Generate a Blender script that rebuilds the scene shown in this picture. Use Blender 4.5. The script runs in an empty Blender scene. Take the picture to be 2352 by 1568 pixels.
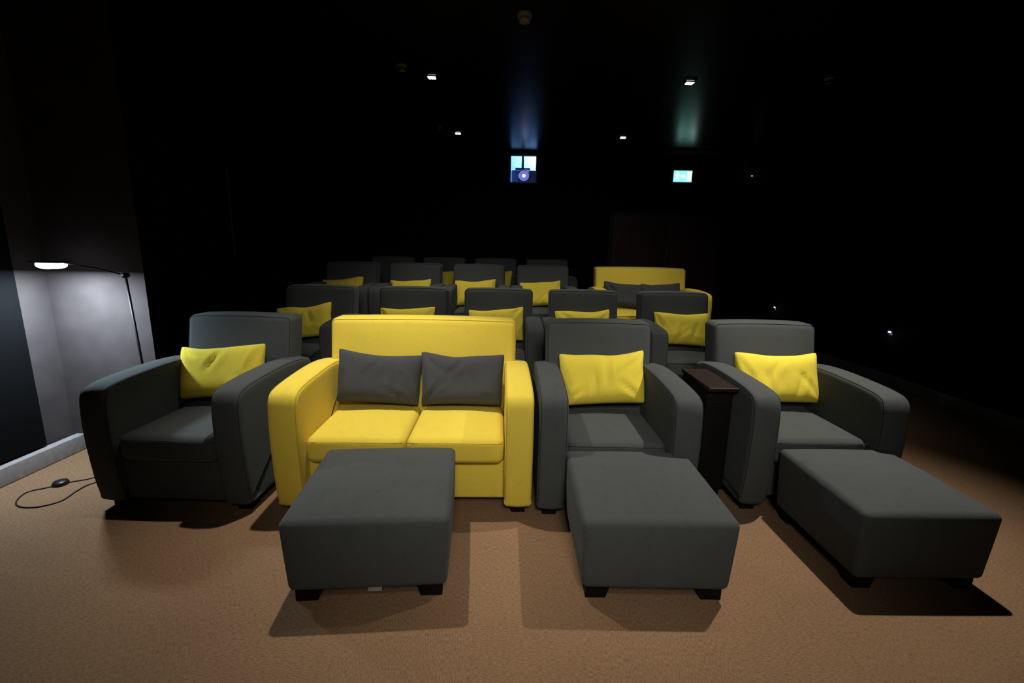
import bpy, bmesh, math, random
from mathutils import Vector, Matrix, noise

SC = bpy.context.scene
C = SC.collection
try:
    SC.view_settings.view_transform = 'Standard'
except Exception:
    pass
R = math.radians
random.seed(4)

# ------------------------------------------------------------------ camera
CAM_H, PITCH, ROLL, F = 1.5, R(11.3), R(1.1), 1045.3
cam_data = bpy.data.cameras.new('camera')
cam = bpy.data.objects.new('camera', cam_data)
C.objects.link(cam)
cam_data.sensor_width = 36
cam_data.lens = 16
cam_data.clip_start = 0.02
cam.matrix_world = (Matrix.Translation((0, 0, CAM_H)) @ Matrix.Rotation(R(90) - PITCH, 4, 'X')
                    @ Matrix.Rotation(ROLL, 4, 'Z'))
SC.camera = cam
O = Vector((0, 0, CAM_H))

def ray(px, py):
    dx, dy = (px - 1176) / F, (py - 784) / F
    ux = dx * math.cos(ROLL) + dy * math.sin(ROLL)
    uy = dy * math.cos(ROLL) - dx * math.sin(ROLL)
    return Vector((ux, math.cos(PITCH) - uy * math.sin(PITCH), -math.sin(PITCH) - uy * math.cos(PITCH)))
def on_x(px, py, X): d = ray(px, py); return O + d * (X / d.x)
def on_y(px, py, Y): d = ray(px, py); return O + d * (Y / d.y)
def on_z(px, py, Z): d = ray(px, py); return O + d * ((Z - CAM_H) / d.z)

# ------------------------------------------------------------------ materials
def mat(name):
    m = bpy.data.materials.new(name); m.use_nodes = True
    nt = m.node_tree
    return m, nt, nt.nodes['Principled BSDF']

def plain(name, col, rough=0.6, spec=0.4, metal=0.0, vary=0.12, scale=30):
    m, nt, b = mat(name)
    b.inputs['Roughness'].default_value = rough
    b.inputs['Specular IOR Level'].default_value = spec
    b.inputs['Metallic'].default_value = metal
    tc = nt.nodes.new('ShaderNodeTexCoord')
    n = nt.nodes.new('ShaderNodeTexNoise'); n.inputs['Scale'].default_value = scale
    r = nt.nodes.new('ShaderNodeValToRGB')
    r.color_ramp.elements[0].position = 0.3; r.color_ramp.elements[1].position = 0.7
    r.color_ramp.elements[0].color = [c * (1 - vary) for c in col] + [1]
    r.color_ramp.elements[1].color = [min(1, c * (1 + vary)) for c in col] + [1]
    nt.links.new(tc.outputs['Object'], n.inputs['Vector'])
    nt.links.new(n.outputs['Fac'], r.inputs['Fac'])
    nt.links.new(r.outputs['Color'], b.inputs['Base Color'])
    return m

def fabric(name, lo, hi, sheen, tint):
    m, nt, b = mat(name)
    b.inputs['Roughness'].default_value = 0.95
    b.inputs['Specular IOR Level'].default_value = 0.08
    b.inputs['Sheen Weight'].default_value = sheen
    b.inputs['Sheen Roughness'].default_value = 0.45
    b.inputs['Sheen Tint'].default_value = tint + (1,)
    tc = nt.nodes.new('ShaderNodeTexCoord')
    # brushed nap: noise drawn out along one direction, plus a fine pile grain
    mp = nt.nodes.new('ShaderNodeMapping'); mp.inputs['Scale'].default_value = (1.0, 0.7, 0.45)
    n = nt.nodes.new('ShaderNodeTexNoise'); n.inputs['Scale'].default_value = 15; n.inputs['Detail'].default_value = 8
    n.inputs['Roughness'].default_value = 0.72; n.inputs['Distortion'].default_value = 0.3
    f = nt.nodes.new('ShaderNodeTexNoise'); f.inputs['Scale'].default_value = 260; f.inputs['Detail'].default_value = 2
    mx = nt.nodes.new('ShaderNodeMath'); mx.operation = 'MULTIPLY_ADD'
    mx.inputs[1].default_value = 1.2
    r = nt.nodes.new('ShaderNodeValToRGB')
    r.color_ramp.elements[0].position = 0.6; r.color_ramp.elements[1].position = 1.6
    r.color_ramp.elements[0].color = lo + (1,); r.color_ramp.elements[1].color = hi + (1,)
    bp = nt.nodes.new('ShaderNodeBump'); bp.inputs['Strength'].default_value = 0.4; bp.inputs['Distance'].default_value = 0.002
    nt.links.new(tc.outputs['Object'], mp.inputs['Vector'])
    nt.links.new(mp.outputs['Vector'], n.inputs['Vector'])
    nt.links.new(tc.outputs['Object'], f.inputs['Vector'])
    nt.links.new(f.outputs['Fac'], mx.inputs[0]); nt.links.new(n.outputs['Fac'], mx.inputs[2])
    nt.links.new(mx.outputs[0], r.inputs['Fac'])
    nt.links.new(r.outputs['Color'], b.inputs['Base Color'])
    nt.links.new(f.outputs['Fac'], bp.inputs['Height'])
    nt.links.new(bp.outputs['Normal'], b.inputs['Normal'])
    return m

def emit(name, col, strength):
    m, nt, b = mat(name)
    b.inputs['Base Color'].default_value = (0.02, 0.02, 0.02, 1)
    b.inputs['Emission Color'].default_value = tuple(col) + (1,)
    b.inputs['Emission Strength'].default_value = strength
    return m

def carpet():
    m, nt, b = mat('brown_carpet')
    b.inputs['Roughness'].default_value = 1.0
    b.inputs['Specular IOR Level'].default_value = 0.05
    tc = nt.nodes.new('ShaderNodeTexCoord')
    outs = []
    for sx, sy in ((260, 60), (60, 260)):
        mp = nt.nodes.new('ShaderNodeMapping'); mp.inputs['Scale'].default_value = (sx, sy, 1)
        n = nt.nodes.new('ShaderNodeTexNoise'); n.inputs['Scale'].default_value = 1; n.inputs['Detail'].default_value = 2
        nt.links.new(tc.outputs['Object'], mp.inputs['Vector']); nt.links.new(mp.outputs['Vector'], n.inputs['Vector'])
        outs.append(n)
    ck = nt.nodes.new('ShaderNodeTexChecker'); ck.inputs['Scale'].default_value = 2.0
    off = nt.nodes.new('ShaderNodeMapping'); off.inputs['Location'].default_value = (0.13, 0.17, 0.25)
    nt.links.new(tc.outputs['Object'], off.inputs['Vector']); nt.links.new(off.outputs['Vector'], ck.inputs['Vector'])
    mx = nt.nodes.new('ShaderNodeMix')
    nt.links.new(ck.outputs['Fac'], mx.inputs[0])
    nt.links.new(outs[0].outputs['Fac'], mx.inputs[2]); nt.links.new(outs[1].outputs['Fac'], mx.inputs[3])
    r = nt.nodes.new('ShaderNodeValToRGB')
    r.color_ramp.elements[0].position = 0.26; r.color_ramp.elements[1].position = 0.62
    r.color_ramp.elements[0].color = (0.140, 0.082, 0.046, 1); r.color_ramp.elements[1].color = (0.256, 0.152, 0.086, 1)
    nt.links.new(mx.outputs[0], r.inputs['Fac'])
    big = nt.nodes.new('ShaderNodeTexNoise'); big.inputs['Scale'].default_value = 1.4; big.inputs['Detail'].default_value = 4
    nt.links.new(tc.outputs['Object'], big.inputs['Vector'])
    br = nt.nodes.new('ShaderNodeValToRGB')
    br.color_ramp.elements[0].position = 0.3; br.color_ramp.elements[1].position = 0.7
    br.color_ramp.elements[0].color = (0.90, 0.90, 0.90, 1); br.color_ramp.elements[1].color = (1.05, 1.04, 1.02, 1)
    nt.links.new(big.outputs['Fac'], br.inputs['Fac'])
    mu = nt.nodes.new('ShaderNodeMix'); mu.data_type = 'RGBA'; mu.blend_type = 'MULTIPLY'; mu.inputs[0].default_value = 1
    nt.links.new(r.outputs['Color'], mu.inputs[6]); nt.links.new(br.outputs['Color'], mu.inputs[7])
    nt.links.new(mu.outputs[2], b.inputs['Base Color'])
    bp = nt.nodes.new('ShaderNodeBump'); bp.inputs['Strength'].default_value = 0.3; bp.inputs['Distance'].default_value = 0.003
    nt.links.new(mx.outputs[0], bp.inputs['Height']); nt.links.new(bp.outputs['Normal'], b.inputs['Normal'])
    return m

def wood():
    m, nt, b = mat('dark_wood_grain')
    b.inputs['Roughness'].default_value = 0.5
    b.inputs['Specular IOR Level'].default_value = 0.2
    tc = nt.nodes.new('ShaderNodeTexCoord')
    mp = nt.nodes.new('ShaderNodeMapping'); mp.inputs['Scale'].default_value = (9, 1.2, 4)
    w = nt.nodes.new('ShaderNodeTexWave'); w.inputs['Scale'].default_value = 2.2; w.inputs['Distortion'].default_value = 7
    w.inputs['Detail'].default_value = 3; w.inputs['Detail Scale'].default_value = 1.2
    r = nt.nodes.new('ShaderNodeValToRGB')
    r.color_ramp.elements[0].color = (0.004, 0.003, 0.0025, 1); r.color_ramp.elements[1].color = (0.030, 0.013, 0.010, 1)
    nt.links.new(tc.outputs['Object'], mp.inputs['Vector']); nt.links.new(mp.outputs['Vector'], w.inputs['Vector'])
    nt.links.new(w.outputs['Fac'], r.inputs['Fac']); nt.links.new(r.outputs['Color'], b.inputs['Base Color'])
    return m

GREY = fabric('charcoal_velvet', (0.027, 0.0295, 0.029), (0.062, 0.067, 0.065), 0.07, (0.8, 0.88, 0.86))
GREYP = fabric('charcoal_cushion_velvet', (0.026, 0.027, 0.029), (0.056, 0.058, 0.061), 0.07, (0.8, 0.85, 0.9))
YEL = fabric('mustard_velvet', (0.51, 0.38, 0.045), (0.73, 0.555, 0.068), 0.08, (1, 0.92, 0.6))
YELP = fabric('yellow_cushion_velvet', (0.53, 0.41, 0.040), (0.74, 0.585, 0.060), 0.08, (1, 0.95, 0.6))
SEAM = fabric('charcoal_seam', (0.018, 0.019, 0.019), (0.034, 0.036, 0.036), 0.05, (0.8, 0.85, 0.9))
YSEAM = fabric('mustard_seam', (0.42, 0.31, 0.03), (0.56, 0.41, 0.04), 0.05, (1, 0.85, 0.3))
CARPET = carpet()
WOOD = wood()
FOOT = plain('black_stained_wood', (0.004, 0.0032, 0.003), 0.6, 0.15)
BLACK = plain('black_wall_paint', (0.003, 0.003, 0.0036), 0.95, 0.05, scale=8)
PANEL = plain('black_acoustic_fabric', (0.0045, 0.0045, 0.005), 1.0, 0.05, scale=200, vary=0.3)
CEIL = plain('black_ceiling_paint', (0.003, 0.003, 0.0035), 0.28, 0.08, scale=5)
MAUVE = plain('grey_mauve_paint', (0.066, 0.055, 0.054), 0.9, 0.1, scale=6)
SKIRT = plain('pale_skirting_paint', (0.30, 0.275, 0.265), 0.5)
DSKIRT = plain('grey_skirting_paint', (0.18, 0.18, 0.20), 0.45)
DTRIM = plain('dark_trim_paint', (0.02, 0.02, 0.024), 0.5)
METAL = plain('black_metal', (0.005, 0.005, 0.0055), 0.5, 0.3)
PLAST = plain('black_plastic', (0.008, 0.008, 0.009), 0.4)
CREAM = plain('cream_plastic', (0.20, 0.145, 0.10), 0.5)
DOORM = plain('dark_red_brown_door', (0.022, 0.0066, 0.0046), 0.6, 0.2, scale=12, vary=0.3)
WHITE = plain('white_label', (0.4, 0.39, 0.36), 0.8)
BOOTH = plain('pale_blue_booth_paint', (0.6, 0.72, 0.85), 0.8)
PROJ = plain('blue_grey_projector_shell', (0.06, 0.15, 0.40), 0.5)
LED = emit('cool_led', (0.88, 0.93, 1.0), 7)
LEDW = emit('warm_white_led', (1.0, 0.93, 0.88), 22)
LENS = emit('violet_lens_glow', (0.22, 0.24, 1.0), 0.7)
LENSC = emit('violet_white_lens_core', (0.6, 0.6, 1.0), 9)
EXITG = emit('green_exit_glow', (0.18, 0.9, 0.76), 1.7)
EXITW = emit('white_exit_mark', (0.75, 1.0, 0.95), 4)
STEPL = emit('pale_blue_step_led', (0.6, 0.85, 1.0), 2.2)
GLED = emit('green_indicator', (0.05, 1.0, 0.35), 1.2)

# ------------------------------------------------------------------ mesh helpers
def axis(h, r, m, k=3):
    s = [-h + r - r * math.tan(R(45) * i / k) for i in range(k, 0, -1)]
    n = max(1, m)
    s += [-(h - r) + 2 * (h - r) * i / n for i in range(n + 1)]
    s += [h - r + r * math.tan(R(45) * i / k) for i in range(1, k + 1)]
    return s

def rbox(bm, c, size, r=0.01, m=(1, 1, 1), fn=None, k=3):
    h = [s / 2 for s in size]
    r = min(r, min(h) * 0.98)
    ax = [axis(h[i], r, m[i], k) for i in range(3)]
    vs = {}
    def V(i, j, l):
        key = (i, j, l)
        if key not in vs:
            p = Vector((ax[0][i], ax[1][j], ax[2][l]))
            q = Vector([max(-(h[a] - r), min(h[a] - r, p[a])) for a in range(3)])
            d = p - q
            if d.length > 1e-9:
                p = q + d.normalized() * r
            p += Vector(c)
            if fn: p = Vector(fn(p.x, p.y, p.z))
            vs[key] = bm.verts.new(p)
        return vs[key]
    N = [len(a) - 1 for a in ax]
    for a in range(3):
        b_, c_ = (a + 1) % 3, (a + 2) % 3
        for side in (0, N[a]):
            for i in range(N[b_]):
                for j in range(N[c_]):
                    idx = []
                    for di, dj in ((0, 0), (1, 0), (1, 1), (0, 1)):
                        t = [0, 0, 0]; t[a] = side; t[b_] = i + di; t[c_] = j + dj
                        idx.append(V(*t))
                    if side == 0: idx.reverse()
                    bm.faces.new(idx)
    return bm

def tube(bm, pts, r, n=8, closed=False, caps=True):
    pts = [Vector(p) for p in pts]
    rings = []
    L = len(pts)
    up = None
    for i, p in enumerate(pts):
        if closed: t = (pts[(i + 1) % L] - pts[i - 1])
        else: t = pts[min(i + 1, L - 1)] - pts[max(i - 1, 0)]
        t.normalize()
        if up is None:
            up = Vector((0, 0, 1)) if abs(t.z) < 0.9 else Vector((1, 0, 0))
        a = t.cross(up)
        if a.length < 1e-4: a = t.orthogonal()
        a.normalize(); b = a.cross(t).normalized(); up = b
        rr = r[i] if isinstance(r, (list, tuple)) else r
        rings.append([bm.verts.new(p + (a * math.cos(2 * math.pi * q / n) + b * math.sin(2 * math.pi * q / n)) * rr) for q in range(n)])
    for i in range(L if closed else L - 1):
        A, B = rings[i], rings[(i + 1) % L]
        for q in range(n):
            bm.faces.new((A[q], A[(q + 1) % n], B[(q + 1) % n], B[q]))
    if not closed and caps:
        bm.faces.new(list(reversed(rings[0]))); bm.faces.new(rings[-1])
    return bm

def lathe(bm, prof, n=28, axis_m=None):
    M = axis_m or Matrix()
    rings = []
    for r, z in prof:
        rings.append([bm.verts.new(M @ Vector((r * math.cos(2 * math.pi * q / n), r * math.sin(2 * math.pi * q / n), z))) for q in range(n)])
    for A, B in zip(rings, rings[1:]):
        for q in range(n):
            bm.faces.new((A[q], A[(q + 1) % n], B[(q + 1) % n], B[q]))
    bm.faces.new(list(reversed(rings[0]))); bm.faces.new(rings[-1])
    return bm

def prism(bm, poly, z0, z1, M=None, top=None):
    M = M or Matrix()
    a = [bm.verts.new(M @ Vector((x, y, z0))) for x, y in poly]
    b = [bm.verts.new(M @ Vector((x, y, z1))) for x, y in (top or poly)]
    n = len(poly)
    bm.faces.new(list(reversed(a))); bm.faces.new(b)
    for i in range(n): bm.faces.new((a[i], a[(i + 1) % n], b[(i + 1) % n], b[i]))
    return bm

def obj(name, bm, m, parent=None, smooth=True, loc=None):
    bmesh.ops.recalc_face_normals(bm, faces=bm.faces)
    me = bpy.data.meshes.new(name)
    bm.to_mesh(me); bm.free()
    for p in me.polygons: p.use_smooth = smooth
    for mm in (m if isinstance(m, (list, tuple)) else [m]): me.materials.append(mm)
    o = bpy.data.objects.new(name, me); C.objects.link(o)
    if parent: o.parent = parent
    if loc: o.location = loc
    return o

def nb(): return bmesh.new()
def tag(o, label, cat, group=None):
    o['label'] = label; o['category'] = cat
    if group: o['group'] = group
    return o
def thing(name, label, cat, loc=(0, 0, 0), rotz=0, group=None):
    o = bpy.data.objects.new(name, None); C.objects.link(o)
    o.location = loc; o.rotation_euler = (0, 0, rotz); o.empty_display_size = 0.1
    return tag(o, label, cat, group)
def struct(name, bm, m, parent=None, smooth=False):
    o = obj(name, bm, m, parent, smooth)
    if not parent: o['kind'] = 'structure'
    return o
def dup(root, loc, rotz, label):
    r = root.copy(); C.objects.link(r); r.location = loc; r.rotation_euler = (0, 0, rotz); r['label'] = label
    for ch in list(root.children):
        c = ch.copy(); C.objects.link(c); c.parent = r
        for g in list(ch.children):
            d = g.copy(); C.objects.link(d); d.parent = c
    return r

# ------------------------------------------------------------------ the room
XL, XR, YB, YF, ZC = -3.22, 4.5, 8.7, -4.0, 3.25
def box(bm, x0, x1, y0, y1, z0, z1):
    prism(bm, [(x0, y0), (x1, y0), (x1, y1), (x0, y1)], z0, z1); return bm
struct('floor', box(nb(), XL - 0.1, XR + 0.1, YF, YB + 0.1, -0.1, 0), CARPET)
LEV = {1: 0.0, 2: 0.07, 3: 0.27, 4: 0.33}
struct('floor', box(nb(), XL, 2.8, 3.62, 5.28, 0.0, LEV[2]), CARPET)
struct('floor', box(nb(), XL, 2.8, 5.28, 6.95, 0.0, LEV[3]), CARPET)
struct('floor', box(nb(), XL, 2.8, 6.95, YB, 0.0, LEV[4]), CARPET)
struct('ceiling', box(nb(), XL - 0.1, XR + 0.1, YF, YB + 0.1, ZC, ZC + 0.1), CEIL)
struct('wall_left', box(nb(), XL - 0.1, XL, YF, YB, 0, ZC), MAUVE)
struct('wall_right', box(nb(), XR, XR + 0.1, YF, YB, 0, ZC), BLACK)
struct('wall_front', box(nb(), XL - 0.1, XR + 0.1, YF - 0.1, YF, 0, ZC), BLACK)
# black cloth panelling over the left wall, open only around the lamp
struct('wall_left_panel_front', rbox(nb(), ((XL + 0.02), (YF + 2.92) / 2, (0.13 + ZC) / 2), (0.04, 2.92 - YF, ZC - 0.13), 0.008), PANEL)
struct('wall_left_panel_rear', rbox(nb(), ((XL + 0.02), (3.95 + YB) / 2, (0.40 + ZC) / 2), (0.04, YB - 3.95, ZC - 0.40), 0.008), PANEL)
b = box(nb(), XL, -2.54, 3.15, 3.95, 0, ZC)
pier = struct('wall_left_pier', b, [MAUVE, BLACK])
for p in pier.data.polygons:
    p.material_index = 0 if p.normal.y < -0.5 else 1
struct('baseboard_left', rbox(nb(), (XL + 0.05, (YF + 3.15) / 2, 0.06), (0.06, 3.15 - YF, 0.12), 0.008), SKIRT, smooth=True)
struct('baseboard_right', rbox(nb(), (XR - 0.012, (YF + YB) / 2, 0.066), (0.024, YB - YF, 0.132), 0.006), DSKIRT, smooth=True)
t0 = on_x(517, 380, XL + 0.05); t1 = on_x(535, 590, XL + 0.05)
struct('trim_1', rbox(nb(), (XL + 0.05, t0.y, (t0.z + t1.z) / 2), (0.03, 0.035, t0.z - t1.z), 0.005), DTRIM, smooth=True)

# back wall with the projection port
w0 = on_y(1173, 418, YB); w1 = on_y(1232, 357, YB)
wx0, wx1, wz0, wz1 = w0.x, w1.x, w0.z, w1.z
bm = nb()
for x0, x1, z0, z1 in ((XL - 0.1, wx0, 0, ZC), (wx1, XR + 0.1, 0, ZC), (wx0, wx1, 0, wz0), (wx0, wx1, wz1, ZC)):
    box(bm, x0, x1, YB, YB + 0.1, z0, z1)
struct('wall_back', bm, BLACK)
wf = nb()
for a in ((wx0 - 0.012, (wz0 + wz1) / 2, 0.024, wz1 - wz0 + 0.05), (wx1 + 0.012, (wz0 + wz1) / 2, 0.024, wz1 - wz0 + 0.05)):
    rbox(wf, (a[0], YB, a[1]), (a[2], 0.03, a[3]), 0.004)
for z in (wz0 - 0.012, wz1 + 0.012):
    rbox(wf, ((wx0 + wx1) / 2, YB, z), (wx1 - wx0, 0.03, 0.024), 0.004)
win = struct('window_1', wf, METAL, smooth=True)
cx = (wx0 + wx1) / 2
# booth behind the port
bm = nb()
box(bm, cx - 0.9, cx + 0.9, YB + 0.9, YB + 0.95, 2.2, 3.6)
box(bm, cx - 0.95, cx - 0.9, YB + 0.1, YB + 0.95, 2.2, 3.6)
box(bm, cx + 0.9, cx + 0.95, YB + 0.1, YB + 0.95, 2.2, 3.6)
box(bm, cx - 0.95, cx + 0.95, YB + 0.1, YB + 0.95, 3.6, 3.65)
box(bm, cx - 0.95, cx + 0.95, YB + 0.1, YB + 0.95, 2.15, 2.2)
struct('wall_booth', bm, BOOTH)
lp = on_y(1203, 404, YB + 0.2)
pr = thing('projector', 'ceiling-hung projector with glowing violet lens inside the lit booth window', 'projector', (lp.x, YB + 0.2, lp.z))
obj('body', rbox(nb(), (0.0, 0.19, -0.01), (0.47, 0.3, 0.24), 0.02), PROJ, pr)
MY = Matrix.Rotation(R(90), 4, 'X')
obj('lens_barrel', lathe(nb(), [(0.115, -0.05), (0.12, 0.0), (0.11, 0.03)], 28, MY), PLAST, pr)
lg = obj('lens_glass', lathe(nb(), [(0.104, 0.0), (0.095, 0.034), (0.05, 0.04)], 28, MY), LENS, pr)
obj('lens_core', lathe(nb(), [(0.035, 0.03), (0.025, 0.05), (0.01, 0.055)], 20, MY), LENSC, lg)
obj('mount_plate', rbox(nb(), (-0.02, 0.15, 0.145), (0.28, 0.12, 0.025), 0.006), PLAST, pr)
obj('mount_pole', tube(nb(), [(-0.02, 0.15, 0.15), (-0.02, 0.15, 3.6 - lp.z)], 0.022), PLAST, pr)

# dark bulkhead over the exit
bh = on_y(1545, 345, 8.19)
struct('ceiling_bulkhead', box(nb(), bh.x, XR, 8.19, YB, bh.z, ZC), BLACK)
# double door
d0 = on_y(1408, 490, YB); d1 = on_y(1655, 497, YB)
dz = d0.z
mid = (d0.x + d1.x) / 2
dr = struct('door_1', rbox(nb(), (mid, YB - 0.012, dz / 2 + 0.02), (d1.x - d0.x + 0.12, 0.024, dz + 0.04), 0.004), FOOT, smooth=True)
for s in (-1, 1):
    wd = (d1.x - d0.x) / 2 - 0.012
    leaf = obj('door_leaf', rbox(nb(), (mid + s * (wd / 2 + 0.006), YB - 0.035, dz / 2), (wd, 0.03, dz - 0.02), 0.006), DOORM, dr)
    obj('door_handle', tube(nb(), [(mid + s * 0.07, YB - 0.05, 1.2), (mid + s * 0.07, YB - 0.085, 1.2), (mid + s * 0.07, YB - 0.085, 1.6), (mid + s * 0.07, YB - 0.05, 1.6)], 0.009), METAL, leaf)

# exit sign
ep = on_y(1568, 405, 8.62)
ex = thing('exit_sign', 'small glowing green emergency exit sign on the dark back wall', 'exit sign', (ep.x, 8.62, ep.z))
obj('housing', rbox(nb(), (0, 0.035, 0), (0.35, 0.07, 0.215), 0.012), PLAST, ex)
obj('sign_face', rbox(nb(), (0, -0.004, 0), (0.33, 0.012, 0.195), 0.004), EXITG, ex)
MP = Matrix.Translation((0, -0.011, 0)) @ Matrix.Rotation(R(90), 4, 'X')
bm = nb()
lathe(bm, [(0.014, 0), (0.014, 0.003)], 14, Matrix.Translation((-0.098, -0.011, 0.062)) @ Matrix.Rotation(R(90), 4, 'X'))
for poly in ([(-0.118, 0.04), (-0.09, 0.045), (-0.085, -0.01), (-0.11, -0.012)],
             [(-0.11, -0.01), (-0.09, -0.01), (-0.062, -0.04), (-0.07, -0.075), (-0.085, -0.072), (-0.08, -0.045)],
             [(-0.112, -0.01), (-0.095, -0.012), (-0.115, -0.05), (-0.145, -0.055), (-0.147, -0.042), (-0.125, -0.038)],
             [(-0.09, 0.04), (-0.055, 0.012), (-0.062, 0.004), (-0.092, 0.025)],
             [(-0.115, 0.04), (-0.145, 0.02), (-0.14, 0.012), (-0.112, 0.025)]):
    prism(bm, poly, 0, 0.003, MP)
obj('running_figure', bm, EXITW, ex, False)
obj('arrow', prism(nb(), [(-0.035, 0.014), (0.012, 0.014), (0.012, 0.04), (0.05, 0), (0.012, -0.04), (0.012, -0.014), (-0.035, -0.014)], 0, 0.003, MP), EXITW, ex, False)
obj('door_symbol', prism(nb(), [(0.075, -0.075), (0.145, -0.075), (0.145, 0.075), (0.075, 0.075)], 0, 0.003, MP), EXITW, ex, False)

# wall loudspeaker
sp = on_y(1733, 383, 8.5)
ws = thing('wall_speaker', 'black box loudspeaker with tiny green light high on the back wall', 'speaker', (min(sp.x, XR - 0.2), 8.5, sp.z))
obj('cabinet', rbox(nb(), (0, 0.1, 0), (0.32, 0.2, 0.36), 0.012), plain('charcoal_speaker_cabinet', (0.03, 0.03, 0.032), 0.6), ws)
obj('grille', rbox(nb(), (0, -0.004, 0.03), (0.28, 0.012, 0.26), 0.005), PANEL, ws)
obj('indicator_light', rbox(nb(), (-0.03, -0.008, -0.155), (0.03, 0.01, 0.014), 0.004), GLED, ws)

# ceiling fittings
DL = [(992, 177, 'brightest square ceiling downlight, nearer one on the left'),
      (1584, 190, 'square ceiling downlight, nearer one on the right'),
      (1052, 306, 'small ceiling downlight, farther one left of the projection window'),
      (1431, 316, 'small ceiling downlight, farther one between projection window and exit sign')]
dl_pos = []
first = None
for px, py, lab in DL:
    p = on_z(px, py, ZC - 0.004); dl_pos.append(p)
    if first is None:
        first = thing('downlight', lab, 'downlight', p, 0, 'square ceiling downlights')
        bm = nb()
        for x, y, w, d in ((-0.048, 0, 0.012, 0.108), (0.048, 0, 0.012, 0.108), (0, -0.048, 0.084, 0.012), (0, 0.048, 0.084, 0.012)):
            rbox(bm, (x, y, -0.003), (w, d, 0.011), 0.003)
        obj('bezel', bm, METAL, first)
        for k in (-1, 0, 1):
            obj('led', rbox(nb(), (k * 0.026, 0, -0.003), (0.02, 0.074, 0.010), 0.004), LEDW, first)
    else:
        dup(first, p, 0, lab)
p = on_z(1205, 32, ZC)
sd = thing('smoke_detector', 'round cream smoke detector on the black ceiling at top centre', 'smoke detector', p)
obj('base', lathe(nb(), [(0.058, 0.0), (0.058, -0.022), (0.05, -0.026)]), CREAM, sd)
bm = nb()
for k in range(14):
    a = 2 * math.pi * k / 14
    rbox(bm, (0.042 * math.cos(a), 0.042 * math.sin(a), -0.034), (0.008, 0.008, 0.02), 0.003)
obj('vent_ring', bm, CREAM, sd)
obj('cap', lathe(nb(), [(0.046, -0.04), (0.042, -0.055), (0.02, -0.062)]), CREAM, sd)
SPK = [(923, 150, 'ceiling sprinkler head just left of the nearer left downlight'),
       (1905, 180, 'ceiling sprinkler head far to the right of the downlights'),
       (1010, 290, 'tiny ceiling sprinkler head left of the farther left downlight')]
first = None
for px, py, lab in SPK:
    p = on_z(px, py, ZC)
    if first is None:
        first = thing('sprinkler_head', lab, 'sprinkler', p, 0, 'ceiling sprinkler heads')
        obj('ceiling_plate', lathe(nb(), [(0.05, 0.0), (0.048, -0.008), (0.03, -0.012)]), CREAM, first)
        obj('nozzle', lathe(nb(), [(0.014, -0.01), (0.01, -0.03), (0.01, -0.045)]), CREAM, first)
        obj('deflector', lathe(nb(), [(0.03, -0.045), (0.03, -0.05), (0.008, -0.052)]), CREAM, first)
    else: dup(first, p, 0, lab)
first = None
steps = []
for px, py, lab in ((2046, 763, 'tiny pale step light low on the right wall, nearer one'),
                    (1781, 706, 'tiny pale step light low on the right wall, farther one')):
    p = on_x(px, py, XR - 0.002); steps.append(p)
    if first is None:
        first = thing('step_light', lab, 'step light', p, 0, 'step lights on the right wall')
        obj('face_plate', rbox(nb(), (-0.006, 0, 0), (0.014, 0.09, 0.075), 0.005), METAL, first)
        obj('diffuser', rbox(nb(), (-0.012, 0, 0.004), (0.014, 0.04, 0.018), 0.004), STEPL, first)
        obj('hood', rbox(nb(), (-0.016, 0, 0.028), (0.03, 0.08, 0.01), 0.003), METAL, first)
    else: dup(first, p, 0, lab)

# ------------------------------------------------------------------ seating
ZB = 0.06
CTRL = [(-.440, ZB), (-.462, .18), (-.477, .34), (-.484, .48), (-.481, .61), (-.468, .69), (-.428, .73), (-.33, .748), (-.16, .758), (.03, .762), (.2, .754), (.36, .73)]
def catmull(P, n=5):
    out = []
    for i in range(len(P) - 1):
        p0, p1, p2, p3 = P[max(i - 1, 0)], P[i], P[i + 1], P[min(i + 2, len(P) - 1)]
        for k in range(n):
            t = k / n
            out.append(tuple(0.5 * ((2 * p1[a]) + (-p0[a] + p2[a]) * t + (2 * p0[a] - 5 * p1[a] + 4 * p2[a] - p3[a]) * t * t
                                    + (-p0[a] + 3 * p1[a] - 3 * p2[a] + p3[a]) * t ** 3) for a in range(2)))
    out.append(P[-1]); return out
PROF_TOP = catmull(CTRL)
PROF = PROF_TOP + [(.385, .70), (.39, .6), (.39, .4), (.39, .2), (.385, ZB), (.2, ZB - .005), (-.1, ZB - .005), (-.3, ZB - .005)]
def normals(P):
    out = []
    for i in range(len(P)):
        a, c = P[i - 1], P[(i + 1) % len(P)]
        d = Vector((c[0] - a[0], c[1] - a[1])).normalized()
        out.append((-d.y, d.x))
    return out
NRM = normals(PROF)
AR = 0.026
def arm_bm(xi, xo):
    bm = nb(); s = 1 if xo > xi else -1
    w = abs(xo - xi); r = AR
    rows = [(0.0, r + 0.025)]
    for i in range(6):
        a = R(90) * i / 5
        rows.append((r * (1 - math.cos(a)), r * (1 - math.sin(a))))
    rows.append((w / 2, -0.005))
    for i in range(5, -1, -1):
        a = R(90) * i / 5
        rows.append((w - r * (1 - math.cos(a)), r * (1 - math.sin(a))))
    rows.append((w, r + 0.025))
    rings = []
    for dx, ins in rows:
        ring = []
        for (y, z), (ny, nz) in zip(PROF, NRM):
            ring.append(bm.verts.new((xi + s * dx, y - ny * ins, z - nz * ins)))
        rings.append(ring)
    n = len(PROF)
    for A, B in zip(rings, rings[1:]):
        for q in range(n): bm.faces.new((A[q], A[(q + 1) % n], B[(q + 1) % n], B[q]))
    bm.faces.new(rings[0]); bm.faces.new(rings[-1])
    return bm
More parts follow.
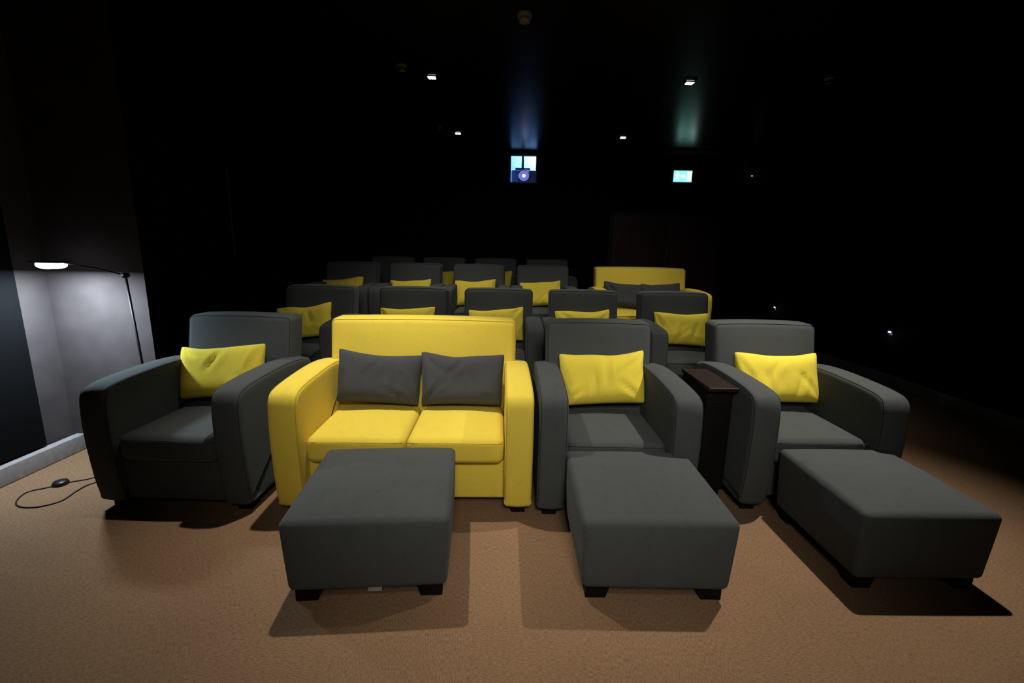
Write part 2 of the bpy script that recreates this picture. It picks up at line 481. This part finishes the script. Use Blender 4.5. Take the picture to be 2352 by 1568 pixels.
def arm_piping(xi, xo, inner):
    s = 1 if xo > xi else -1
    w = abs(xo - xi); e = AR * 0.28
    pts = []
    for (y, z), (ny, nz) in list(zip(PROF, NRM))[:len(PROF_TOP) - 3]:
        dx = e if inner else w - e
        pts.append((xi + s * dx, y - ny * e, z - nz * e))
    return tube(nb(), pts, 0.0024, 6)

def foot_bm(x, y, sx, w=0.10, d=0.085, h=0.07):
    # block foot whose inner edge slopes in towards the floor
    bm = nb()
    top = [(x - w / 2, y - d / 2), (x + w / 2, y - d / 2), (x + w / 2, y + d / 2), (x - w / 2, y + d / 2)]
    lo = [(px_ - (sx * 0.022 if (px_ - x) * sx > 0 else 0), py_) for px_, py_ in top]
    return prism(bm, lo, 0, h, top=top)

AW = 0.158
BH = 1.024
def back_fn(hw):
    def fn(x, y, z):
        u = x / hw
        t = max(0, min(1, (z - 0.28) / (BH - 0.28)))
        zz = z + 0.010 * (1 - u * u) * (t ** 4)
        bul = 0.020 * (1 - u ** 4) * math.sin(math.pi * max(0.0, min(1, (z - 0.35) / 0.70)))
        yy = y + 0.20 * (z - 0.46) - (bul if y < 0.275 else -bul * 0.3)
        return (x * (1 - 0.02 * (1 - t)), yy, zz)
    return fn

def make_seat(name, label, cat, W, nseat, M, S, group, fwd=0.0):
    # fwd: how much farther forward the seat cushion comes between the arms
    t = thing(name, label, cat, (0, 0, 0), 0, group)
    inner = W / 2 - AW
    y0 = -0.36 - fwd * 1.9
    obj('seat_base', rbox(nb(), (0, (y0 + 0.36) / 2, 0.185), (inner * 2 + 0.02, 0.36 - y0, 0.25), 0.022, (4, 2, 2)), M, t)
    cw = inner * 2 / nseat
    cd = 0.59 + fwd; cy = -0.125 - fwd / 2
    for k in range(nseat):
        xc = -inner + cw * (k + 0.5)
        def cf(x, y, z, xc=xc):
            u = (x - xc) / (cw / 2); v = (y - cy) / (cd / 2)
            zz = z
            if z > 0.38: zz += 0.022 * (1 - u * u) * (1 - 0.7 * v * v)
            yy = y
            if y < -0.2: yy -= 0.018 * (1 - u ** 4) * (1 if z > 0.33 else 0.4)
            return (x, yy, zz)
        sc = obj('seat_cushion', rbox(nb(), (xc, cy, 0.378), (cw - 0.006, cd, 0.155), 0.045, (8, 6, 2), cf), M, t)
        h = cw / 2 - 0.012
        pts = [(xc + h * u, cy - cd / 2 + 0.0015 - 0.018 * (1 - u ** 4), 0.435 + 0.006 * (1 - u * u)) for u in [i / 8 - 1 for i in range(17)]]
        obj('piping', tube(nb(), pts, 0.0026, 6), S, sc)
    bw = W - 0.16
    bf = back_fn(bw / 2)
    br = obj('backrest', rbox(nb(), (0, 0.275, (0.28 + BH) / 2), (bw, 0.19, BH - 0.28), 0.038, (10, 2, 10), bf), M, t)
    hw = bw / 2; e = 0.010
    zt = BH - 0.036
    path = [(-hw + e, 0.45), (-hw + e, 0.6), (-hw + e, 0.75), (-hw + e, 0.9), (-hw + e, zt)]
    path += [(-hw + e + 0.027 * (1 - math.cos(R(a))), zt + 0.026 * math.sin(R(a))) for a in (30, 60, 90)]
    n = 14
    path += [(-hw + e + 0.027 + (2 * hw - 2 * e - 0.054) * i / n, zt + 0.026) for i in range(1, n)]
    path += [(-a_, b_) for a_, b_ in reversed(path[:8])]
    pts = [bf(x, 0.18 + 0.010, z) for x, z in path]
    obj('piping', tube(nb(), pts, 0.0026, 6), S, br)
    for s in (-1, 1):
        a = obj('armrest', arm_bm(s * inner, s * W / 2), M, t)
        for inn in (True, False):
            obj('piping', arm_piping(s * inner, s * W / 2, inn), S, a)
    for sx in (-1, 1):
        for y in (-0.355, 0.33):
            obj('foot', foot_bm(sx * (W / 2 - 0.085), y, -sx), FOOT, t, False)
    return t

def make_pillow(w, h, t, seed, M, sag=0.016):
    bm = nb(); nu, nv = 34, 24
    rnd = random.Random(seed)
    ox = Vector((rnd.uniform(0, 50), rnd.uniform(0, 50), rnd.uniform(0, 50)))
    creases = []
    for _ in range(7):
        # soft folds that run out of the corners and edges
        cu, cv = rnd.choice([(-1, -1), (1, -1), (-1, 1), (1, 1), (0.3, -1), (-0.3, -1), (0.1, 1)])
        ang = math.atan2(-cv, -cu) + rnd.uniform(-0.6, 0.6)
        creases.append((cu, cv, ang, rnd.uniform(0.5, 1.0), rnd.uniform(0.008, 0.016)))
    grid = {}
    for side in (-1, 1):
        for i in range(nu + 1):
            for j in range(nv + 1):
                edge = i in (0, nu) or j in (0, nv)
                if edge and side == 1: continue
                u = math.sin((i / nu * 2 - 1) * math.pi / 2 * 0.96) / math.sin(math.pi / 2 * 0.96)
                v = math.sin((j / nv * 2 - 1) * math.pi / 2 * 0.96) / math.sin(math.pi / 2 * 0.96)
                x = w / 2 * u * (1 - 0.022 * (1 - v * v) * abs(u)) * (1 + 0.03 * v)
                z = h / 2 * v * (1 - 0.045 * (1 - u * u) * abs(v))
                # tuck the very corners round
                cr = max(0.0, abs(u) - 0.90) * max(0.0, abs(v) - 0.86) / (0.10 * 0.14)
                x *= 1 - 0.018 * cr; z *= 1 - 0.03 * cr
                f = (max(0, 1 - abs(u) ** 5) * max(0, 1 - abs(v) ** 4)) ** 0.5
                y = side * (t / 2) * f * (1 - 0.16 * v)
                d = 0
                for cu, cv, ang, ln, dep in creases:
                    du, dv = u - cu, (v - cv) * h / w
                    al = du * math.cos(ang) + dv * math.sin(ang); ac = -du * math.sin(ang) + dv * math.cos(ang)
                    if 0 < al < ln:
                        d += dep * math.exp(-(ac / 0.06) ** 2) * math.sin(math.pi * min(1, al / ln)) ** 0.7
                        d -= 0.5 * dep * math.exp(-((abs(ac) - 0.12) / 0.07) ** 2) * math.sin(math.pi * al / ln)
                q = Vector((u * 1.3, v * 0.9, side * 0.5)) + ox
                y -= side * d * f
                y += side * noise.noise(q) * 0.014 * f
                z += noise.noise(Vector((u * 1.3, 0.3, 0)) + ox) * 0.018 * (v > 0) * v - sag * (1 - u * u) * max(0, v)
                x += noise.noise(Vector((0.2, v * 1.2, 3)) + ox) * 0.008
                grid[(side, i, j)] = bm.verts.new((x, y, z + h / 2))
    def g(s, i, j):
        if i in (0, nu) or j in (0, nv): return grid[(-1, i, j)]
        return grid[(s, i, j)]
    for s in (-1, 1):
        for i in range(nu):
            for j in range(nv):
                f = [g(s, i, j), g(s, i + 1, j), g(s, i + 1, j + 1), g(s, i, j + 1)]
                bm.faces.new(f if s == -1 else f[::-1])
    return bm

def put_pillow(seat, lx, label, M, group, seed, w=0.555, h=0.35, roll=0, ly=0.055, tilt=20, dz=0.0, yaw=0):
    o = obj('cushion', make_pillow(w, h, 0.14, seed, M), M)
    Ms = Matrix.Translation(seat.location) @ Matrix.Rotation(seat.rotation_euler.z, 4, 'Z')
    o.matrix_world = (Ms @ Matrix.Translation((lx, ly, 0.478 + dz)) @ Matrix.Rotation(R(yaw), 4, 'Z') @ Matrix.Rotation(R(-tilt), 4, 'X')
                      @ Matrix.Rotation(R(roll), 4, 'Y'))
    return tag(o, label, 'cushion', group)

GA = 'dark grey cinema armchairs'
GY = 'yellow cushions on the armchairs'
GD = 'dark grey cushions on the yellow sofas'
W = 0.885
chairs = [
 # row, x, y, rot, label, pillow (dx, roll, label)
 (1, -1.885, 2.80, -1.5, 'dark grey armchair at left end of front row, beside the floor lamp',
  (-0.02, -4.5, 'yellow cushion on the front armchair beside the floor lamp')),
 (1, 0.60, 2.80, 0, 'dark grey front-row armchair between the yellow sofa and the small side table',
  (0.015, -3, 'creased yellow cushion on front armchair right next to the yellow sofa')),
 (1, 1.797, 2.90, 0.5, 'dark grey armchair at right end of front row, right of side table',
  (0.025, -1, 'smooth yellow cushion on the armchair at right end of front row')),
 (2, -2.03, 4.50, 0, 'dark grey armchair at left end of second row, with tilted cushion',
  (-0.08, -8, 'tilted yellow cushion on leftmost armchair of the second row')),
 (2, -1.045, 4.50, 0, 'dark grey second-row armchair, second from left, behind yellow sofa',
  (-0.02, -3, 'yellow cushion in second row, second from left, showing over yellow sofa')),
 (2, -0.15, 4.50, 0, 'dark grey armchair in the middle of the second row of five',
  (0.0, -4, 'yellow cushion on the middle armchair of the second row')),
 (2, 0.745, 4.50, 0, 'dark grey second-row armchair, fourth from left, behind armchair beside front yellow sofa',
  (-0.02, -2, 'yellow cushion in second row, fourth from left, mostly hidden by front armchair')),
 (2, 1.70, 4.50, 0, 'dark grey armchair at right end of second row',
  (0.03, 2, 'bright yellow cushion on rightmost armchair of the second row')),
 (3, -2.27, 6.17, 0, 'dim dark grey armchair at left end of third row',
  (-0.06, -5, 'dimly lit yellow cushion at left end of third row')),
 (3, -1.375, 6.17, 0, 'dark grey third-row armchair, second from left',
  (-0.02, -4, 'yellow cushion in third row, second from left')),
 (3, -0.48, 6.17, 0, 'dark grey third-row armchair, third from left, near picture centre',
  (-0.02, -4, 'yellow cushion in third row, third from left, seen almost whole')),
 (3, 0.415, 6.17, 0, 'dark grey third-row armchair, fourth from left, next to rear yellow sofa',
  (-0.02, -4, 'yellow cushion in third row on armchair left of rear yellow sofa')),
 (4, -2.10, 7.72, 0, 'very dim armchair in back row, leftmost of the four', None),
 (4, -1.205, 7.72, 0, 'dim armchair in back row, second from left',
  (0.02, 2, 'yellow cushion in back row, left one of two glimpsed between third-row chairs')),
 (4, -0.31, 7.72, 0, 'dim armchair in back row, third from left',
  (0.02, -2, 'yellow cushion in back row, right one of two glimpsed between third-row chairs')),
 (4, 0.585, 7.72, 0, 'dim armchair in back row, rightmost of the four', None),
]
first = None
for i, (row, x, y, rot, lab, pil) in enumerate(chairs):
    loc = (x, y, LEV[row])
    if i == 0:
        # no footstool before this one: its seat comes right forward
        o = make_seat('armchair', lab, 'armchair', W, 1, GREY, SEAM, GA, 0.035)
        o.location = loc; o.rotation_euler.z = R(rot)
    elif first is None:
        first = make_seat('armchair', lab, 'armchair', W, 1, GREY, SEAM, GA)
        first.location = loc; first.rotation_euler.z = R(rot); o = first
    else:
        o = dup(first, loc, R(rot), lab)
    if pil:
        put_pillow(o, pil[0], pil[2], YELP, GY, 10 + i, roll=pil[1], dz={1: 0.04, 2: 0.035, 3: 0.012, 4: 0.012}[row])
sofa = make_seat('sofa', 'bright yellow two-seat sofa in the front row', 'sofa', 1.435, 2, YEL, YSEAM, 'yellow two-seat sofas')
sofa.location = (-0.60, 2.80, 0); sofa.rotation_euler.z = R(1.5)
put_pillow(sofa, -0.276, 'left dark grey cushion on the front yellow sofa', GREYP, GD, 71, w=0.548, roll=3, yaw=3, dz=0.02)
put_pillow(sofa, 0.277, 'right dark grey cushion on the front yellow sofa', GREYP, GD, 82, w=0.548, roll=-1, yaw=-3, dz=0.015)
sofa2 = dup(sofa, (1.785, 6.17, LEV[3]), 0, 'yellow two-seat sofa in third row, far back on the right')
put_pillow(sofa2, -0.28, 'left dark cushion on the yellow sofa in third row', GREYP, GD, 33, w=0.535, roll=4, dz=0.02)
put_pillow(sofa2, 0.275, 'right dark cushion on the yellow sofa in third row', GREYP, GD, 44, w=0.535, roll=-4, dz=0.02)

# footstools
def make_ottoman(label):
    t = thing('footstool', label, 'footstool', (0, 0, 0), 0, 'dark grey velvet footstools')
    w, d = 0.70, 0.69
    z0, z1 = 0.062, 0.398
    def fn(x, y, z):
        u, v = x / (w / 2), y / (d / 2)
        k = (z - z0) / (z1 - z0)
        s = 0.955 + 0.045 * min(1, max(0, k))
        zz = z + (0.042 * (1 - u * u) * (1 - v * v) + 0.016 * (v + 1) * 0.5 if z > 0.3 else 0)
        side = 0.010 * math.sin(math.pi * min(1, max(0, k)))
        xx, yy = x * s, y * s
        if abs(u) > 0.9: xx += math.copysign(side * (1 - v * v), x)
        if abs(v) > 0.9: yy += math.copysign(side * (1 - u * u), y)
        return (xx, yy, zz)
    obj('upholstered_body', rbox(nb(), (0, 0, (z0 + z1) / 2), (w, d, z1 - z0), 0.030, (10, 10, 6), fn), GREY, t)
    # seam running round the rim of the top panel
    r = 0.034; e = 0.009; pts = []
    hx, hy = w / 2 - e, d / 2 - e; n = 8
    for cx_, cy_, a0 in ((hx - r, hy - r, 0), (-(hx - r), hy - r, 90), (-(hx - r), -(hy - r), 180), (hx - r, -(hy - r), 270)):
        for k in range(5):
            a = R(a0 + 90 * k / 4)
            pts.append((cx_ + r * 0.85 * math.cos(a), cy_ + r * 0.85 * math.sin(a), z1 - 0.009))
    full = []
    for i in range(len(pts)):
        a, c = Vector(pts[i]), Vector(pts[(i + 1) % len(pts)])
        full.append(a)
        if (c - a).length > 0.2:
            full += [a.lerp(c, q / n) for q in range(1, n)]
    def lift(p):
        u, v = p.x / (w / 2), p.y / (d / 2)
        return (p.x, p.y, p.z + 0.042 * (1 - u * u) * (1 - v * v) + 0.016 * (v + 1) * 0.5)
    obj('piping', tube(nb(), [lift(p) for p in full], 0.0034, 6, True), SEAM, t)
    for sx in (-1, 1):
        for sy in (-1, 1):
            obj('foot', foot_bm(sx * 0.255, sy * 0.262, -sx, 0.115, 0.08, 0.07), FOOT, t, False)
    return t
ot = make_ottoman('dark grey velvet footstool in front of the yellow sofa')
OT = [(-0.625, 2.03, 5, None), (0.645, 2.05, 0, 'dark grey velvet footstool in front of armchair next to yellow sofa'),
      (1.87, 2.14, 1, 'dark grey velvet footstool at far right, before the right end armchair')]
others = [dup(ot, (x, y, 0), R(a), lab) for x, y, a, lab in OT[1:]]
others[1].scale = (0.9, 0.95, 1)
others[0].scale = (0.96, 0.97, 1)
ot.location = (OT[0][0], OT[0][1], 0); ot.rotation_euler.z = R(OT[0][2])
cl = obj('care_label', rbox(nb(), (0.02, -0.29, 0.043), (0.06, 0.003, 0.038), 0.001), WHITE, ot)
cl['label'] = 'small white care label hanging underneath'

# side table
st = thing('side_table', 'narrow dark wood side table between two front-row armchairs', 'side table', (1.26, 2.81, 0))
obj('table_top', rbox(nb(), (0, 0, 0.715), (0.178, 0.46, 0.024), 0.005), WOOD, st)
obj('cabinet_body', rbox(nb(), (0, 0.02, 0.376), (0.16, 0.40, 0.652), 0.006), FOOT, st)
obj('plinth', rbox(nb(), (0, 0.03, 0.025), (0.145, 0.36, 0.05), 0.004), FOOT, st)
obj('shelf_lip', rbox(nb(), (0, -0.182, 0.60), (0.155, 0.012, 0.02), 0.003), FOOT, st)

# ------------------------------------------------------------------ floor lamp
base = Vector((-2.50, 3.02, 0))
fl = thing('floor_lamp', 'black reading floor lamp with bright white LED head by the left wall', 'floor lamp', base)
def L(p): return Vector(p) - base
elbow = on_y(288, 632, 3.03)
head = on_y(118, 608, 2.86)
obj('base', lathe(nb(), [(0.105, 0), (0.105, 0.012), (0.095, 0.02), (0.02, 0.026)]), METAL, fl)
obj('pole', tube(nb(), [(0, 0, 0.02), L(elbow)], 0.008, 10), METAL, fl)
obj('elbow_joint', lathe(nb(), [(0.016, -0.02), (0.018, 0), (0.016, 0.02)], 16, Matrix.Translation(L(elbow)) @ Matrix.Rotation(R(90), 4, 'X')), METAL, fl)
h1 = head + Vector((0.08, 0.0, 0.014))
obj('arm', tube(nb(), [L(elbow), L(elbow.lerp(h1, 0.5)) + Vector((0, 0, 0.008)), L(h1)], 0.0042, 8), METAL, fl)
hd = obj('lamp_head', rbox(nb(), L(head) + Vector((0, 0, 0.018)), (0.18, 0.10, 0.010), 0.004), METAL, fl)
def oval(x, y, z):
    o = L(head)
    u = max(-1, min(1, (x - o.x) / 0.09))
    return (x, o.y + (y - o.y) * math.sqrt(max(0.12, 1 - u * u * 0.9)), o.z + 0.012 + (z - o.z - 0.012) * math.sqrt(max(0.12, 1 - u * u * 0.9)))
obj('diffuser', rbox(nb(), L(head) + Vector((0, 0, -0.006)), (0.172, 0.092, 0.038), 0.016, (10, 3, 2), oval), LED, hd)
sw = on_z(140, 1112, 0.0)
obj('foot_switch', lathe(nb(), [(0.042, 0.0), (0.042, 0.012), (0.034, 0.024), (0.012, 0.027)], 24, Matrix.Translation(L(sw))), PLAST, fl)
pix = [(330, 1080), (250, 1088), (200, 1100), (165, 1106), (140, 1112), (105, 1120), (62, 1130), (38, 1150), (45, 1163), (85, 1164), (140, 1150), (175, 1128), (205, 1112), (260, 1096)]
cp = [tuple(L(on_z(a, c_, 0.004))) for a, c_ in pix]
def cat3(P, n=6):
    out = []
    for i in range(len(P) - 1):
        p0, p1, p2, p3 = [Vector(P[k]) for k in (max(i - 1, 0), i, i + 1, min(i + 2, len(P) - 1))]
        for k in range(n):
            t = k / n
            out.append(0.5 * ((2 * p1) + (p2 - p0) * t + (2 * p0 - 5 * p1 + 4 * p2 - p3) * t * t + (3 * p1 - p0 - 3 * p2 + p3) * t ** 3))
    out.append(Vector(P[-1])); return out
obj('power_cable', tube(nb(), cat3(cp), 0.0036, 6), PLAST, fl)

# ------------------------------------------------------------------ lights
def spot(loc, power, size, blend, col, rad=0.05, aim=None):
    l = bpy.data.lights.new('spot', 'SPOT'); l.energy = power; l.spot_size = R(size); l.spot_blend = blend
    l.color = col; l.shadow_soft_size = rad
    o = bpy.data.objects.new('ceiling_or_fill_spot', l); C.objects.link(o); o.location = loc  # shared by the ceiling downlights and the added fill spots
    if aim: o.rotation_euler = (Vector(aim) - Vector(loc)).to_track_quat('-Z', 'Y').to_euler()
    return o
def area(name, loc, aim, power, sx, sy, col, spread=180):
    l = bpy.data.lights.new(name, 'AREA'); l.shape = 'RECTANGLE'; l.size = sx; l.size_y = sy; l.energy = power; l.color = col
    l.spread = R(spread)
    o = bpy.data.objects.new(name, l); C.objects.link(o); o.location = loc
    o.rotation_euler = (Vector(aim) - Vector(loc)).to_track_quat('-Z', 'Y').to_euler()
    return o
WARM = (1.0, 0.95, 0.86)
spot((-0.95, 2.75, 3.2), 285, 66, 1.0, WARM, 0.03, aim=(-0.75, 2.5, 0))
spot((2.15, 2.75, 3.2), 385, 74, 1.0, WARM, 0.03, aim=(1.5, 2.5, 0))
spot((0.25, -0.3, 3.2), 160, 54, 1.0, WARM, 0.2, aim=(0.2, 0.75, 0))  # added fill that brightens the carpet at bottom centre, no fitting there
spot((0.30, -1.3, 2.9), 400, 60, 1.0, (1.0, 0.96, 0.9), 0.45, aim=(0.25, 4.1, 0.6))  # added soft fill for the seat fronts, not a real ceiling lamp
for i, p in enumerate(dl_pos):
    spot((p.x, p.y, p.z - 0.05), (120, 120, 3, 3)[i], 96, 1.0, WARM, aim=(p.x * 0.8, p.y, 0))
area('lamp_head_light', head + Vector((0, 0, -0.035)), head + Vector((0.0, -0.06, -1.035)), 31, 0.17, 0.08, (0.70, 0.86, 1.0))
def point(name, loc, e, col, rad=0.1):
    l = bpy.data.lights.new(name, 'POINT'); l.energy = e; l.color = col; l.shadow_soft_size = rad
    o = bpy.data.objects.new(name, l); C.objects.link(o); o.location = loc
point('booth_lamp', (cx + 0.4, YB + 0.5, 3.4), 33, (0.42, 0.70, 1.0))
point('projector_front_fill', (cx - 0.55, YB + 0.16, 2.9), 10, (0.25, 0.5, 1.0))  # added light to brighten the front of the projector body
for p in steps:
    point('step_light_lamp', p + Vector((-0.06, 0, -0.03)), 0.15, (0.6, 0.82, 1.0), 0.02)

w = bpy.data.worlds.new('world'); SC.world = w; w.use_nodes = True
bg = w.node_tree.nodes['Background']
bg.inputs['Color'].default_value = (0.01, 0.01, 0.012, 1); bg.inputs['Strength'].default_value = 0.1
